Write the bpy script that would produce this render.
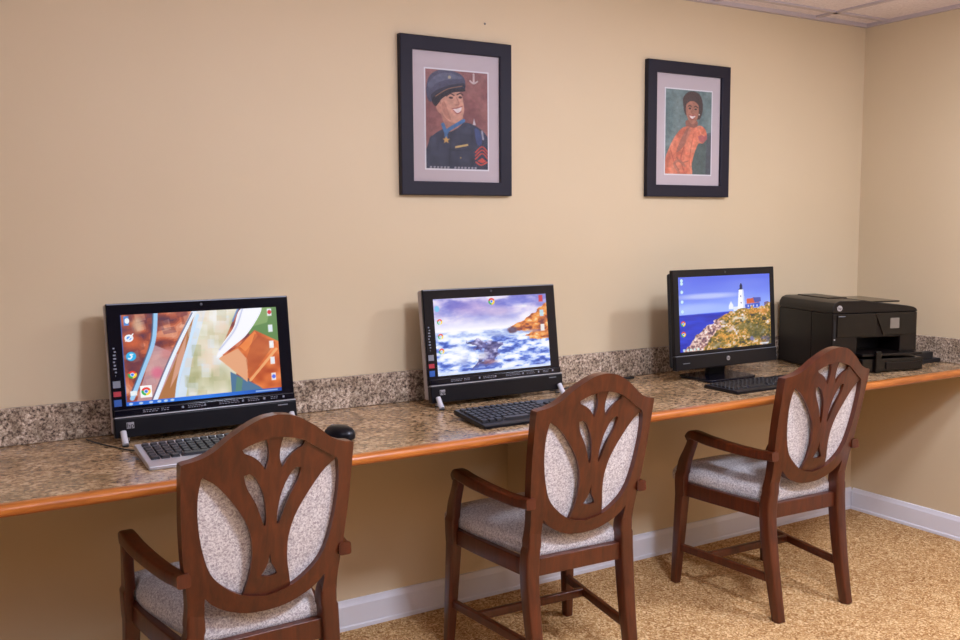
import bpy, bmesh, math, random
import numpy as np
from mathutils import Vector, Matrix
random.seed(7)
for o in list(bpy.data.objects): bpy.data.objects.remove(o)
scn = bpy.context.scene
COL = scn.collection
PI = math.pi

# ---------------------------------------------------------------- camera
YAW, PITCH, ROLL, FPX = 0.5392, -0.1006, -0.0067, 942.43
CAM = Vector((0, -2.8698, 1.3582))
fw = Vector((math.sin(YAW)*math.cos(PITCH), math.cos(YAW)*math.cos(PITCH), math.sin(PITCH)))
r0 = Vector((math.cos(YAW), -math.sin(YAW), 0)); u0 = r0.cross(fw)
rt = r0*math.cos(ROLL)+u0*math.sin(ROLL); up = -r0*math.sin(ROLL)+u0*math.cos(ROLL)
cd = bpy.data.cameras.new('camera'); cam = bpy.data.objects.new('camera', cd); COL.objects.link(cam)
cam.matrix_world = Matrix(((rt.x, up.x, -fw.x, CAM.x), (rt.y, up.y, -fw.y, CAM.y), (rt.z, up.z, -fw.z, CAM.z), (0, 0, 0, 1)))
cd.sensor_width = 36; cd.lens = FPX*36/960; cd.clip_start = .05
scn.camera = cam

# ---------------------------------------------------------------- world, view, lights
w = bpy.data.worlds.new('world'); scn.world = w; w.use_nodes = True
w.node_tree.nodes['Background'].inputs[0].default_value = (.9, .85, .8, 1)
w.node_tree.nodes['Background'].inputs[1].default_value = .15
vs = scn.view_settings
vs.view_transform = 'Standard'; vs.look = 'None'; vs.gamma = 1; vs.use_curve_mapping = False
vs.exposure = -0.32
RW, RH = 3.774, 2.240         # right wall x, ceiling height
def area(name, loc, size, power, color, sy=None, rot=(0, 0, 0)):
    l = bpy.data.lights.new(name, 'AREA'); l.energy = power; l.color = color
    l.shape = 'RECTANGLE'; l.size = size; l.size_y = sy or size
    o = bpy.data.objects.new(name, l); COL.objects.link(o); o.location = loc; o.rotation_euler = rot
    return o
WARM = (.92, 1, 1.24)
area('troffer_light', (3.05, -1.60, RH-.03), .28, 32, WARM, .28)
area('troffer_light', (1.50, -2.20, RH-.03), .3, 60, WARM, .3)
area('troffer_light', (-1.0, -2.40, RH-.03), .5, 16, WARM, .5)
area('troffer_light', (2.9, -4.4, RH-.03), .6, 20, WARM, .6)
# added fill lamps, aimed up to brighten the ceiling and upper wall
area('added_bounce_fill', (.5, -2.9, 1.45), .25, 50, (.92, .97, 1.24), .25, (PI, 0, 0))
area('added_bounce_fill', (2.1, -2.3, 1.2), .25, 50, (.92, .97, 1.24), .25, (PI, 0, 0))

# ---------------------------------------------------------------- materials
def lin(c):
    return tuple(((x/255)/12.92 if x/255 <= .04045 else (((x/255)+.055)/1.055)**2.4) for x in c[:3])
def new_mat(name):
    m = bpy.data.materials.new(name); m.use_nodes = True
    return m, m.node_tree, m.node_tree.nodes['Principled BSDF']
def plain(name, rgb, rough=.5, metal=0, coat=0, bump=0, bscale=200, spec=.5):
    m, t, b = new_mat(name)
    b.inputs['Base Color'].default_value = (*lin(rgb), 1)
    b.inputs['Roughness'].default_value = rough; b.inputs['Metallic'].default_value = metal
    b.inputs['Coat Weight'].default_value = coat; b.inputs['Specular IOR Level'].default_value = spec
    if bump:
        n = t.nodes.new('ShaderNodeTexNoise'); n.inputs['Scale'].default_value = bscale
        g = t.nodes.new('ShaderNodeTexCoord'); t.links.new(g.outputs['Object'], n.inputs['Vector'])
        p = t.nodes.new('ShaderNodeBump'); p.inputs['Strength'].default_value = bump; p.inputs['Distance'].default_value = .002
        t.links.new(n.outputs['Fac'], p.inputs['Height']); t.links.new(p.outputs[0], b.inputs['Normal'])
    return m
def ramp(t, stops, inp):
    r = t.nodes.new('ShaderNodeValToRGB'); e = r.color_ramp.elements
    while len(e) < len(stops): e.new(.5)
    for el, (p, c) in zip(e, stops): el.position = p; el.color = (*lin(c), 1)
    t.links.new(inp, r.inputs[0]); return r
def noise(t, scale, detail=4, rough=.5, dist=0, stretch=None, coord='Object'):
    g = t.nodes.new('ShaderNodeTexCoord'); n = t.nodes.new('ShaderNodeTexNoise')
    n.inputs['Scale'].default_value = scale; n.inputs['Detail'].default_value = detail
    n.inputs['Roughness'].default_value = rough; n.inputs['Distortion'].default_value = dist
    v = g.outputs[coord]
    if stretch:
        mp = t.nodes.new('ShaderNodeMapping'); mp.inputs['Scale'].default_value = stretch
        t.links.new(v, mp.inputs[0]); v = mp.outputs[0]
    t.links.new(v, n.inputs['Vector']); return n
def bump(t, b, h, s, d=.002):
    p = t.nodes.new('ShaderNodeBump'); p.inputs['Strength'].default_value = s; p.inputs['Distance'].default_value = d
    t.links.new(h, p.inputs['Height']); t.links.new(p.outputs[0], b.inputs['Normal'])
def mixc(t, fac, a, b, mode='MIX'):
    m = t.nodes.new('ShaderNodeMix'); m.data_type = 'RGBA'; m.blend_type = mode
    if hasattr(fac, 'node'): t.links.new(fac, m.inputs[0])
    else: m.inputs[0].default_value = fac
    t.links.new(a, m.inputs[6])
    if hasattr(b, 'node'): t.links.new(b, m.inputs[7])
    else: m.inputs[7].default_value = (*lin(b), 1)
    return m.outputs[2]

def m_wall():
    m, t, b = new_mat('painted_wall')
    n = noise(t, 1.3, 3); r = ramp(t, [(.35, (211, 192, 157)), (.65, (214, 195, 161))], n.outputs['Fac'])
    t.links.new(r.outputs[0], b.inputs['Base Color']); b.inputs['Roughness'].default_value = .55
    n2 = noise(t, 260, 3); bump(t, b, n2.outputs['Fac'], .12, .001)
    return m
def m_carpet():
    m, t, b = new_mat('carpet')
    n = noise(t, 62, 2, .5, 2.2); n1 = noise(t, 160, 2, .5, .6); n2 = noise(t, 2.5, 2)
    r = ramp(t, [(.32, (156, 110, 64)), (.45, (194, 148, 94)), (.54, (220, 178, 122)), (.62, (248, 216, 164))], n.outputs['Fac'])
    r1 = ramp(t, [(.3, (180, 170, 160)), (.7, (255, 255, 255))], n1.outputs['Fac'])
    c = mixc(t, .5, r.outputs[0], r1.outputs[0], 'MULTIPLY')
    r2 = ramp(t, [(.3, (225, 220, 215)), (.7, (255, 255, 255))], n2.outputs['Fac'])
    c = mixc(t, .6, c, r2.outputs[0], 'MULTIPLY')
    t.links.new(c, b.inputs['Base Color']); b.inputs['Roughness'].default_value = .95
    b.inputs['Specular IOR Level'].default_value = .1
    bump(t, b, n.outputs['Fac'], .6, .006)
    return m
def m_granite(name, gloss, stops, sc=70):
    m, t, b = new_mat(name)
    n = noise(t, sc, 5, .68, .35); r = ramp(t, stops, n.outputs['Fac'])
    v = noise(t, sc*.16, 3, .6, .8); r2 = ramp(t, [(.38, (175, 165, 150)), (.6, (255, 250, 245))], v.outputs['Fac'])
    c = mixc(t, .75, r.outputs[0], r2.outputs[0], 'MULTIPLY')
    t.links.new(c, b.inputs['Base Color']); b.inputs['Roughness'].default_value = gloss
    return m
def m_wood(name, stops, rough, scale=14, stretch=(6, 6, .7), coat=.3, coord='Object'):
    m, t, b = new_mat(name)
    n = noise(t, scale, 4, .6, .5, stretch, coord); r = ramp(t, stops, n.outputs['Fac'])
    t.links.new(r.outputs[0], b.inputs['Base Color']); b.inputs['Roughness'].default_value = rough
    b.inputs['Coat Weight'].default_value = coat; b.inputs['Coat Roughness'].default_value = .18
    return m
def m_fabric():
    m, t, b = new_mat('seat_fabric')
    n = noise(t, 210, 2, .5, 1.0)
    r = ramp(t, [(.36, (158, 150, 152)), (.46, (190, 184, 184)), (.54, (214, 210, 208)), (.66, (230, 227, 224))], n.outputs['Fac'])
    t.links.new(r.outputs[0], b.inputs['Base Color']); b.inputs['Roughness'].default_value = .85
    b.inputs['Sheen Weight'].default_value = .15
    bump(t, b, n.outputs['Fac'], .35, .002)
    return m
def m_attr(name, emit=0, rough=.3):
    m, t, b = new_mat(name)
    a = t.nodes.new('ShaderNodeAttribute'); a.attribute_name = 'Col'
    if emit:
        b.inputs['Base Color'].default_value = (.01, .01, .01, 1)
        t.links.new(a.outputs['Color'], b.inputs['Emission Color']); b.inputs['Emission Strength'].default_value = emit
    else: t.links.new(a.outputs['Color'], b.inputs['Base Color'])
    b.inputs['Roughness'].default_value = rough; return m
def m_glass():
    m, t, b = new_mat('picture_glass')
    o = t.nodes['Material Output']; tr = t.nodes.new('ShaderNodeBsdfTransparent'); gl = t.nodes.new('ShaderNodeBsdfGlossy')
    gl.inputs['Roughness'].default_value = .02; fr = t.nodes.new('ShaderNodeFresnel'); fr.inputs[0].default_value = 1.4
    mx = t.nodes.new('ShaderNodeMixShader'); t.links.new(fr.outputs[0], mx.inputs[0])
    t.links.new(tr.outputs[0], mx.inputs[1]); t.links.new(gl.outputs[0], mx.inputs[2]); t.links.new(mx.outputs[0], o.inputs[0])
    return m
def m_tile():
    m, t, b = new_mat('ceiling_tile')
    n = noise(t, 90, 4, .7); r = ramp(t, [(.35, (214, 200, 196)), (.6, (230, 218, 214))], n.outputs['Fac'])
    t.links.new(r.outputs[0], b.inputs['Base Color']); b.inputs['Roughness'].default_value = .9
    bump(t, b, n.outputs['Fac'], .3, .002); return m
WALL = m_wall(); CARPET = m_carpet(); TILE = m_tile(); GLASS = m_glass()
COUNTER = m_granite('counter_laminate', .16, [(.3, (84, 62, 44)), (.42, (142, 112, 82)), (.52, (190, 160, 122)), (.62, (210, 184, 148)), (.75, (230, 210, 180))])
SPLASH = m_granite('backsplash_laminate', .3, [(.34, (44, 36, 32)), (.42, (112, 94, 82)), (.49, (174, 154, 134)), (.57, (206, 190, 168)), (.66, (238, 228, 212))], 130)
CHERRY = m_wood('cherry_wood', [(.3, (64, 26, 13)), (.5, (80, 34, 16)), (.7, (94, 42, 20))], .32, 9, coat=.15)
EDGEWOOD = m_wood('orange_edge_wood', [(.3, (152, 84, 28)), (.5, (174, 98, 34)), (.7, (192, 114, 44))], .3, 10, (.8, 8, 8))
FABRIC = m_fabric(); DARKWALL = plain('darkened_unseen_wall', (120, 104, 88), .6)  # unseen walls made darker to cut bounce light in the room
TRIMW = plain('white_trim', (226, 226, 232), .4)
TBAR = plain('ceiling_bar', (188, 176, 176), .5)
TBARD = plain('ceiling_bar_shadow_gap', (90, 84, 100), .6)
BLKGLOSS = plain('glossy_black_plastic', (9, 10, 22), .1, spec=.4)
BLKSATIN = plain('satin_black_plastic', (10, 11, 18), .3, spec=.3)
BLKMATT = plain('matt_black_plastic', (20, 20, 22), .5)
PRNBLK = plain('printer_black_plastic', (17, 11, 10), .32, spec=.35)
PRNGLOSS = plain('printer_gloss_black', (14, 10, 9), .16, spec=.4)
SILVER = plain('silver_plastic', (190, 190, 196), .28, .6)
SILVERW = plain('bright_silver', (205, 205, 212), .3, .15)
CHROME = plain('chrome', (225, 225, 230), .12, 1)
GREYP = plain('grey_plastic', (150, 146, 142), .4)
SHELL = plain('pale_grey_shell', (176, 168, 168), .35)
DIMPRINT = plain('dim_print', (128, 130, 140), .4)
LENS = plain('lens_dark', (52, 54, 64), .3)
KEYBLK = plain('key_black', (16, 17, 24), .4)
REDP = plain('red_sticker', (170, 44, 56), .4); BLUEP = plain('blue_sticker', (36, 84, 160), .4); GREYS = plain('grey_sticker', (130, 135, 145), .35, .4)
FRAMEM = plain('dark_frame_wood', (24, 22, 38), .5, spec=.3)
MATB = plain('picture_mat', (196, 182, 182), .8)
PAPERW = plain('paper_edge_white', (225, 222, 222), .7)
METAL = plain('steel', (120, 118, 115), .35, 1)
RUBBER = plain('rubber', (20, 20, 20), .7)
LCDG = plain('printer_lcd_grey', (120, 112, 100), .25)
SCREEN = m_attr('lit_screen', 1.32, .25); PICT = m_attr('printed_picture', 0, .6)

# ---------------------------------------------------------------- mesh helpers
def link(name, me, mat, parent=None):
    o = bpy.data.objects.new(name, me); COL.objects.link(o)
    if mat and not me.materials: me.materials.append(mat)
    if parent: o.parent = parent
    return o
def from_bm(name, bm, mat, parent=None, smooth=False, bev=0, seg=2, ang=35):
    me = bpy.data.meshes.new(name)
    bmesh.ops.recalc_face_normals(bm, faces=bm.faces); bm.to_mesh(me); bm.free()
    o = link(name, me, mat, parent)
    if smooth or bev:
        for p in me.polygons: p.use_smooth = True
        me.set_sharp_from_angle(angle=math.radians(ang))
    if bev:
        b = o.modifiers.new('bevel', 'BEVEL'); b.width = bev; b.segments = seg; b.limit_method = 'ANGLE'
        b.angle_limit = math.radians(ang); b.harden_normals = True
    return o
def bx(bm, x0, x1, y0, y1, z0, z1):
    v = [bm.verts.new((x, y, z)) for x in (x0, x1) for y in (y0, y1) for z in (z0, z1)]
    for f in ((0, 1, 3, 2), (4, 6, 7, 5), (0, 4, 5, 1), (2, 3, 7, 6), (0, 2, 6, 4), (1, 5, 7, 3)):
        bm.faces.new([v[i] for i in f])
    return v
def box(name, x0, x1, y0, y1, z0, z1, mat, parent=None, bev=0, seg=2):
    bm = bmesh.new(); bx(bm, x0, x1, y0, y1, z0, z1); return from_bm(name, bm, mat, parent, bev=bev, seg=seg)
def prism_x(name, prof, x0, x1, mat, parent=None, bev=0, seg=2, smooth=False):   # prof: (y,z)
    bm = bmesh.new(); a = [bm.verts.new((x0, y, z)) for y, z in prof]; b = [bm.verts.new((x1, y, z)) for y, z in prof]
    n = len(prof)
    for i in range(n): bm.faces.new((a[i], a[(i+1) % n], b[(i+1) % n], b[i]))
    bm.faces.new(a[::-1]); bm.faces.new(b)
    return from_bm(name, bm, mat, parent, bev=bev, seg=seg, smooth=smooth)
def prism_z(bm, prof, z0, z1):
    a = [bm.verts.new((x, y, z0)) for x, y in prof]; b = [bm.verts.new((x, y, z1)) for x, y in prof]; n = len(prof)
    for i in range(n): bm.faces.new((a[i], a[(i+1) % n], b[(i+1) % n], b[i]))
    bm.faces.new(a[::-1]); bm.faces.new(b)
def loops(bm, rings, cap=True):
    R = [[bm.verts.new(p) for p in r] for r in rings]; n = len(R[0])
    for a, b in zip(R, R[1:]):
        for i in range(n): bm.faces.new((a[i], a[(i+1) % n], b[(i+1) % n], b[i]))
    if cap: bm.faces.new(R[0][::-1]); bm.faces.new(R[-1])
def crom(pts, n=6, closed=False):
    P = [Vector(p) for p in pts]; out = []; m = len(P)
    for i in range(m if closed else m-1):
        if closed: a, b, c, d = P[(i-1) % m], P[i], P[(i+1) % m], P[(i+2) % m]
        else: a, b, c, d = P[max(i-1, 0)], P[i], P[i+1], P[min(i+2, m-1)]
        for k in range(n):
            t = k/n
            out.append(.5*((2*b)+(c-a)*t+(2*a-5*b+4*c-d)*t*t+(3*b-a-3*c+d)*t**3))
    if not closed: out.append(P[-1])
    return out
def rrect(w, h, r, k=3):
    out = []
    for cx, cy, a0 in ((w/2-r, h/2-r, 0), (-w/2+r, h/2-r, PI/2), (-w/2+r, -h/2+r, PI), (w/2-r, -h/2+r, 1.5*PI)):
        for i in range(k+1):
            a = a0+i*PI/2/k; out.append((cx+r*math.cos(a), cy+r*math.sin(a)))
    return out
def sweep(name, pts, sizes, mat, parent=None, side=(1, 0, 0), r=.3, n=6, k=3, round_=False):
    """loft a rounded rectangle (w across 'side', h the other way) along smoothed points"""
    S = [Vector((*p, s[0], s[1]))if False else None for p, s in zip(pts, sizes)]
    P = crom(pts, n); Z = crom([(s[0], s[1], 0) for s in sizes], n); side = Vector(side); rings = []
    for i, p in enumerate(P):
        t = (P[min(i+1, len(P)-1)]-P[max(i-1, 0)]).normalized()
        s = (side-t*side.dot(t)).normalized(); u = t.cross(s)
        w_, h_ = Z[i].x, Z[i].y
        sec = [(math.cos(a)*w_/2, math.sin(a)*h_/2) for a in [j*2*PI/12 for j in range(12)]] if round_ else rrect(w_, h_, min(w_, h_)*r, k)
        rings.append([p+s*a+u*b for a, b in sec])
    bm = bmesh.new(); loops(bm, rings); return from_bm(name, bm, mat, parent, smooth=True, ang=50)
def lathe(name, prof, mat, parent=None, n=20, loc=(0, 0, 0)):
    bm = bmesh.new(); loops(bm, [[(loc[0]+max(r, 1e-4)*math.cos(2*PI*i/n), loc[1]+max(r, 1e-4)*math.sin(2*PI*i/n), loc[2]+z) for i in range(n)] for r, z in prof])
    return from_bm(name, bm, mat, parent, smooth=True, ang=40)
def shape2d(outlines, thick):
    """flat shape with holes -> bmesh; X,Y in plane, Z 0..thick"""
    c = bpy.data.curves.new('tmp', 'CURVE'); c.dimensions = '2D'; c.fill_mode = 'BOTH'; c.extrude = thick/2
    for o in outlines:
        s = c.splines.new('POLY'); s.points.add(len(o)-1); s.use_cyclic_u = True
        for p, q in zip(s.points, o): p.co = (q[0], q[1], 0, 1)
    ob = bpy.data.objects.new('tmp', c); COL.objects.link(ob)
    dg = bpy.context.evaluated_depsgraph_get(); me = bpy.data.meshes.new_from_object(ob.evaluated_get(dg))
    bpy.data.objects.remove(ob); bm = bmesh.new(); bm.from_mesh(me); bpy.data.meshes.remove(me)
    bmesh.ops.remove_doubles(bm, verts=bm.verts, dist=1e-5)
    for ax, vals in (((1, 0, 0), [i*.018-.198 for i in range(23)]), ((0, 1, 0), [.455+i*.022 for i in range(23)])):
        for q in vals:
            co = (q+1e-4, 0, 0) if ax[0] else (0, q+1e-4, 0)
            bmesh.ops.bisect_plane(bm, geom=bm.verts[:]+bm.edges[:]+bm.faces[:], dist=1e-6, plane_co=co, plane_no=ax)
    for v in bm.verts: v.co.z += thick/2
    return bm
def tag(o, label, cat, group=None):
    o['label'] = label; o['category'] = cat
    if group: o['group'] = group
    return o
def empty(name, loc, rz=0):
    o = bpy.data.objects.new(name, None); COL.objects.link(o); o.location = loc; o.rotation_euler = (0, 0, rz)
    o.empty_display_size = .1; return o
def copy_tree(o, parent=None):
    c = o.copy(); COL.objects.link(c)
    if parent: c.parent = parent
    for ch in list(o.children): copy_tree(ch, c)
    return c
def struct(o): o['kind'] = 'structure'; return o
def text(name, s, size, mat, parent, loc, rot, depth=.0006):
    c = bpy.data.curves.new('tmp', 'FONT'); c.body = s; c.size = size; c.extrude = depth; c.align_x = 'CENTER'; c.align_y = 'CENTER'
    ob = bpy.data.objects.new('tmp', c); COL.objects.link(ob)
    me = bpy.data.meshes.new_from_object(ob.evaluated_get(bpy.context.evaluated_depsgraph_get())); bpy.data.objects.remove(ob)
    o = link(name, me, mat, parent); o.location = loc; o.rotation_euler = rot; return o

# ---------------------------------------------------------------- small painter for screens and prints
class Canvas:
    def __init__(s, W, H, base):
        s.W, s.H = W, H; s.c = np.ones((H, W, 3))*np.array(base)/255.
        u = (np.arange(W)+.5)/W; v = (np.arange(H)+.5)/H; s.u, s.v = np.meshgrid(u, v); s.rng = np.random.default_rng(3)
        s.asp = W/H
    def mix(s, mask, col, a=1):
        k = (np.clip(mask, 0, 1)*a)[..., None]; col = np.asarray(col, float)
        if col.ndim == 1: col = col/255.
        s.c = s.c*(1-k)+col*k
    def poly(s, pts, col, a=1, smooth=False, wob=None):
        if smooth: pts = [(p.x, p.y) for p in crom([(x, y, 0) for x, y in pts], 6, True)]
        acc = np.zeros((s.H, s.W)); du, dv = .25/s.W, .25/s.H
        for ou, ov in ((-du, -dv), (du, -dv), (-du, dv), (du, dv)):
            U, V = s.u+ou, s.v+ov
            if wob is not None: U = U+wob[0]; V = V+wob[1]
            ins = np.zeros(U.shape, bool); n = len(pts)
            for i in range(n):
                (x1, y1), (x2, y2) = pts[i], pts[(i+1) % n]
                if y1 == y2: continue
                ins ^= ((y1 > V) != (y2 > V)) & (U < (x2-x1)*(V-y1)/(y2-y1)+x1)
            acc += ins
        acc /= 4; s.mix(acc, col, a); return acc
    def ell(s, cx, cy, rx, ry, col, a=1, soft=.15):
        d = np.hypot((s.u-cx)/rx, (s.v-cy)/ry); m = np.clip((1-d)/soft+.5, 0, 1); s.mix(m, col, a); return m
    def line(s, pts, wd, col, a=1):
        pts = [(p.x, p.y) for p in crom([(x, y, 0) for x, y in pts], 6)]; D = np.full(s.u.shape, 9.)
        for (x1, y1), (x2, y2) in zip(pts, pts[1:]):
            X, Y = (s.u-x1)*s.asp, s.v-y1; dx, dy = (x2-x1)*s.asp, y2-y1
            t = np.clip((X*dx+Y*dy)/(dx*dx+dy*dy+1e-12), 0, 1); D = np.minimum(D, np.hypot(X-t*dx, Y-t*dy))
        s.mix(np.clip((wd/2-D)*s.H+.5, 0, 1), col, a)
    def noise(s, sx, sy, oct=4, seed=0):
        out = np.zeros(s.u.shape); amp = 1; tot = 0
        for o in range(oct):
            g = np.random.default_rng(seed*31+o).random((int(sy*2**o)+3, int(sx*2**o)+3))
            x = s.u*sx*2**o; y = s.v*sy*2**o; i = x.astype(int); j = y.astype(int); fx = x-i; fy = y-j
            fx = fx*fx*(3-2*fx); fy = fy*fy*(3-2*fy)
            out += amp*((g[j, i]*(1-fx)+g[j, i+1]*fx)*(1-fy)+(g[j+1, i]*(1-fx)+g[j+1, i+1]*fx)*fy); tot += amp; amp *= .55
        return out/tot
    def grad(s, f, stops):
        xs = [p for p, _ in stops]; return np.stack([np.interp(f, xs, [c[k]/255. for _, c in stops]) for k in range(3)], -1)
    def chrome(s, x, y, r):
        rx = r/s.asp; X = (s.u-x)/rx; Y = (s.v-y)/r; d = np.hypot(X, Y); a = np.degrees(np.arctan2(Y, X)) % 360
        m = np.clip((1-d)*r*s.H+.5, 0, 1)
        col = np.where(((a > 200) & (a < 340))[..., None], np.array([.88, .2, .15]), np.where(((a >= 340) | (a < 90))[..., None], np.array([.98, .82, .2]), np.array([.15, .65, .3])))
        s.mix(m, col); s.ell(x, y, rx*.5, r*.5, (245, 245, 245), 1, .3); s.ell(x, y, rx*.36, r*.36, (50, 120, 230), 1, .3)
    def mesh(s, name, wd, ht, mat, parent, place):
        """place(x,z) -> 3D point; x in -w/2..w/2, z in 0..h"""
        W, H = s.W, s.H; xs = np.linspace(-wd/2, wd/2, W); zs = np.linspace(ht, 0, H)
        verts = [place(x, z) for z in zs for x in xs]
        idx = np.arange(W*H).reshape(H, W); f = np.stack([idx[1:, :-1], idx[1:, 1:], idx[:-1, 1:], idx[:-1, :-1]], -1).reshape(-1, 4)
        me = bpy.data.meshes.new(name); me.from_pydata(verts, [], f.tolist())
        at = me.color_attributes.new('Col', 'FLOAT_COLOR', 'POINT'); c = np.clip(s.c, 0, 1)
        l = np.where(c <= .04045, c/12.92, ((c+.055)/1.055)**2.4); d = np.ones((H, W, 4)); d[..., :3] = l
        at.data.foreach_set('color', d.reshape(-1).astype(np.float32)); return link(name, me, mat, parent)

def art_ribbons():
    k = Canvas(250, 158, (120, 70, 60))
    n = k.noise(6, 5, 4, 1); q = np.floor(k.noise(16, 12, 1, 2)*6)/6
    k.c = k.grad(np.clip(n*.5+q*.55, 0, 1), [(.2, (70, 40, 70)), (.45, (140, 62, 48)), (.6, (190, 96, 62)), (.85, (226, 168, 140))])
    rg = np.random.default_rng(11)
    for i in range(70):
        x = rg.uniform(.02, .42); y = rg.uniform(0, 1); a = rg.uniform(.02, .05); b = rg.uniform(.03, .08)
        c = [(112, 48, 44), (176, 84, 58), (206, 128, 96), (84, 40, 60), (214, 170, 146), (150, 70, 50)][int(rg.integers(6))]
        k.poly([(x-a, y-b*.6), (x+a*.7, y-b), (x+a, y+b*.6), (x-a*.7, y+b)], c, .38)
    # pinkish lower patchwork
    k.poly([(.19, .35), (.36, .5), (.22, .95), (.06, .98)], (196, 160, 168), .75)
    k.ell(.20, .66, .035, .06, (214, 96, 130), .7, .8); k.ell(.27, .45, .04, .06, (200, 120, 120), .6, .8)
    k.ell(.06, .3, .05, .1, (206, 96, 50), .7, .8); k.ell(.1, .12, .03, .08, (214, 190, 160), .6, .8); k.ell(.07, .55, .05, .15, (92, 44, 62), .6, .8)
    # tan wedge right of the first pale ribbon
    k.poly([(.46, 0), (.30, 1), (.18, 1), (.30, .6)], (170, 112, 66)); k.poly([(.40, .25), (.36, .6), (.27, .85), (.33, .5)], (214, 160, 140), .8)
    # pale central cloth
    P = k.grad(np.clip(k.noise(5, 3, 4, 5)*.9+.05, 0, 1), [(.2, (160, 158, 110)), (.42, (206, 204, 176)), (.58, (228, 220, 204)), (.8, (236, 240, 248))])
    m = k.poly([(.46, 0), (.74, 0), (.60, .48), (.70, .72), (.69, 1), (.30, 1)], (0, 0, 0), 0); k.mix(m, P)
    k.poly([(.46, 0), (.53, 0), (.42, .55), (.36, 1), (.30, 1)], (206, 222, 246), .8)
    k.ell(.6, .3, .07, .12, (168, 160, 110), .5, .9); k.ell(.58, .75, .08, .12, (150, 150, 96), .5, .9); k.ell(.52, .6, .05, .1, (238, 214, 196), .6, .9)
    for i in range(46):
        y = rg.uniform(0, 1); x = rg.uniform(.46-.1*y, .66); a = rg.uniform(.02, .04); b = rg.uniform(.04, .09)
        if y > .35 and x > .58 and y < .8: continue
        c = [(176, 170, 124), (214, 206, 178), (236, 236, 236), (150, 156, 112), (206, 220, 240), (226, 204, 184)][int(rg.integers(6))]
        k.poly([(x-a, y-b), (x+a, y-b*.9), (x+a*.8, y+b), (x-a*1.1, y+b*.9)], c, .32)
    # green upper right, blue triangle lower right
    k.poly([(.84, 0), (1, 0), (1, .45), (.8, .3)], (92, 132, 72)); k.poly([(.86, 0), (.96, 0), (.93, .18), (.82, .22)], (148, 176, 110), .6)
    k.poly([(.66, .72), (.92, 1), (.66, 1)], (74, 112, 146)); k.poly([(.7, .78), (.74, .82), (.72, 1), (.68, 1)], (96, 140, 96), .6)
    # orange leaf
    T = k.grad(np.clip(k.noise(7, 6, 3, 9), 0, 1), [(.25, (176, 70, 26)), (.55, (218, 116, 56)), (.8, (240, 170, 116))])
    m = k.poly([(.84, .26), (1.01, .42), (1.01, 1), (.9, 1), (.6, .55), (.72, .44)], (0, 0, 0), 0); k.mix(m, T)
    k.poly([(.59, .56), (.72, .46), (.78, .60), (.77, .86)], (222, 160, 120)); k.poly([(.84, .27), (.73, .44), (.77, .5), (.86, .33)], (238, 140, 70), .8)
    k.poly([(.84, .3), (.98, .42), (.78, .82), (.77, .6)], (168, 78, 38), .55)
    k.line([(.98, .5), (.88, .68), (.79, .84)], .03, (240, 178, 120), .8)
    # white ribbon
    k.poly([(.76, 0), (.90, 0), (.80, .28), (.70, .42), (.58, .55), (.62, .40), (.70, .22)], (240, 240, 248), 1, True)
    k.line([(.77, 0), (.71, .24), (.60, .46)], .02, (180, 186, 214), .7); k.line([(.74, 0), (.70, .14)], .02, (90, 130, 190), .8)
    # thin pale blue ribbons
    k.line([(.215, -.02), (.19, .3), (.12, .6), (.04, .92)], .045, (150, 196, 234)); k.line([(.20, -.02), (.175, .3), (.105, .6), (.03, .88)], .014, (54, 84, 120), .8)
    k.line([(.46, -.02), (.36, .3), (.27, .6), (.16, 1.02)], .045, (226, 236, 250)); k.line([(.475, .05), (.40, .4), (.33, .75), (.30, 1.02)], .03, (196, 220, 246))
    k.line([(.44, .02), (.34, .32), (.25, .62), (.14, 1.02)], .014, (60, 60, 90), .7)
    # icons
    k.poly([(.02, .02), (.05, .02), (.05, .12), (.02, .12)], (70, 130, 200)); k.ell(.04, .07, .014, .03, (235, 240, 245))
    k.ell(.045, .26, .026, .04, (240, 244, 250)); k.ell(.045, .26, .015, .022, (90, 150, 220)); k.line([(.025, .29), (.05, .26), (.07, .215)], .012, (240, 244, 250))
    k.ell(.05, .46, .03, .05, (40, 170, 226)); k.line([(.06, .44), (.045, .44), (.055, .46), (.045, .485), (.035, .48)], .012, (250, 250, 250))
    k.chrome(.05, .66, .042); k.poly([(.03, .84), (.07, .84), (.07, .89), (.03, .89)], (230, 236, 240))
    k.poly([(.09, .79), (.16, .79), (.16, .92), (.09, .92)], (244, 246, 246)); k.chrome(.125, .855, .045)
    for y, c in ((.06, (206, 40, 50)), (.25, (214, 226, 240)), (.44, (240, 240, 240)), (.63, (226, 230, 240)), (.82, (90, 110, 220))):
        k.poly([(.935, y-.04), (.965, y-.04), (.965, y+.045), (.935, y+.045)], (236, 238, 242), .9); k.ell(.95, y, .013, .025, c)
    k.mix((k.v > .955)*1., k.grad(k.u, [(0, (30, 96, 200)), (.5, (36, 120, 226)), (1, (20, 70, 160))]))
    for x in (.03, .09, .15, .2, .24, .28): k.ell(x, .978, .012, .013, (220, 230, 240), .8, .4)
    k.poly([(.82, .968), (.97, .968), (.97, .985), (.82, .985)], (190, 210, 240), .7)
    k.line([(0, 0), (.0, 1)], .02, (30, 90, 170)); return k
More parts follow.
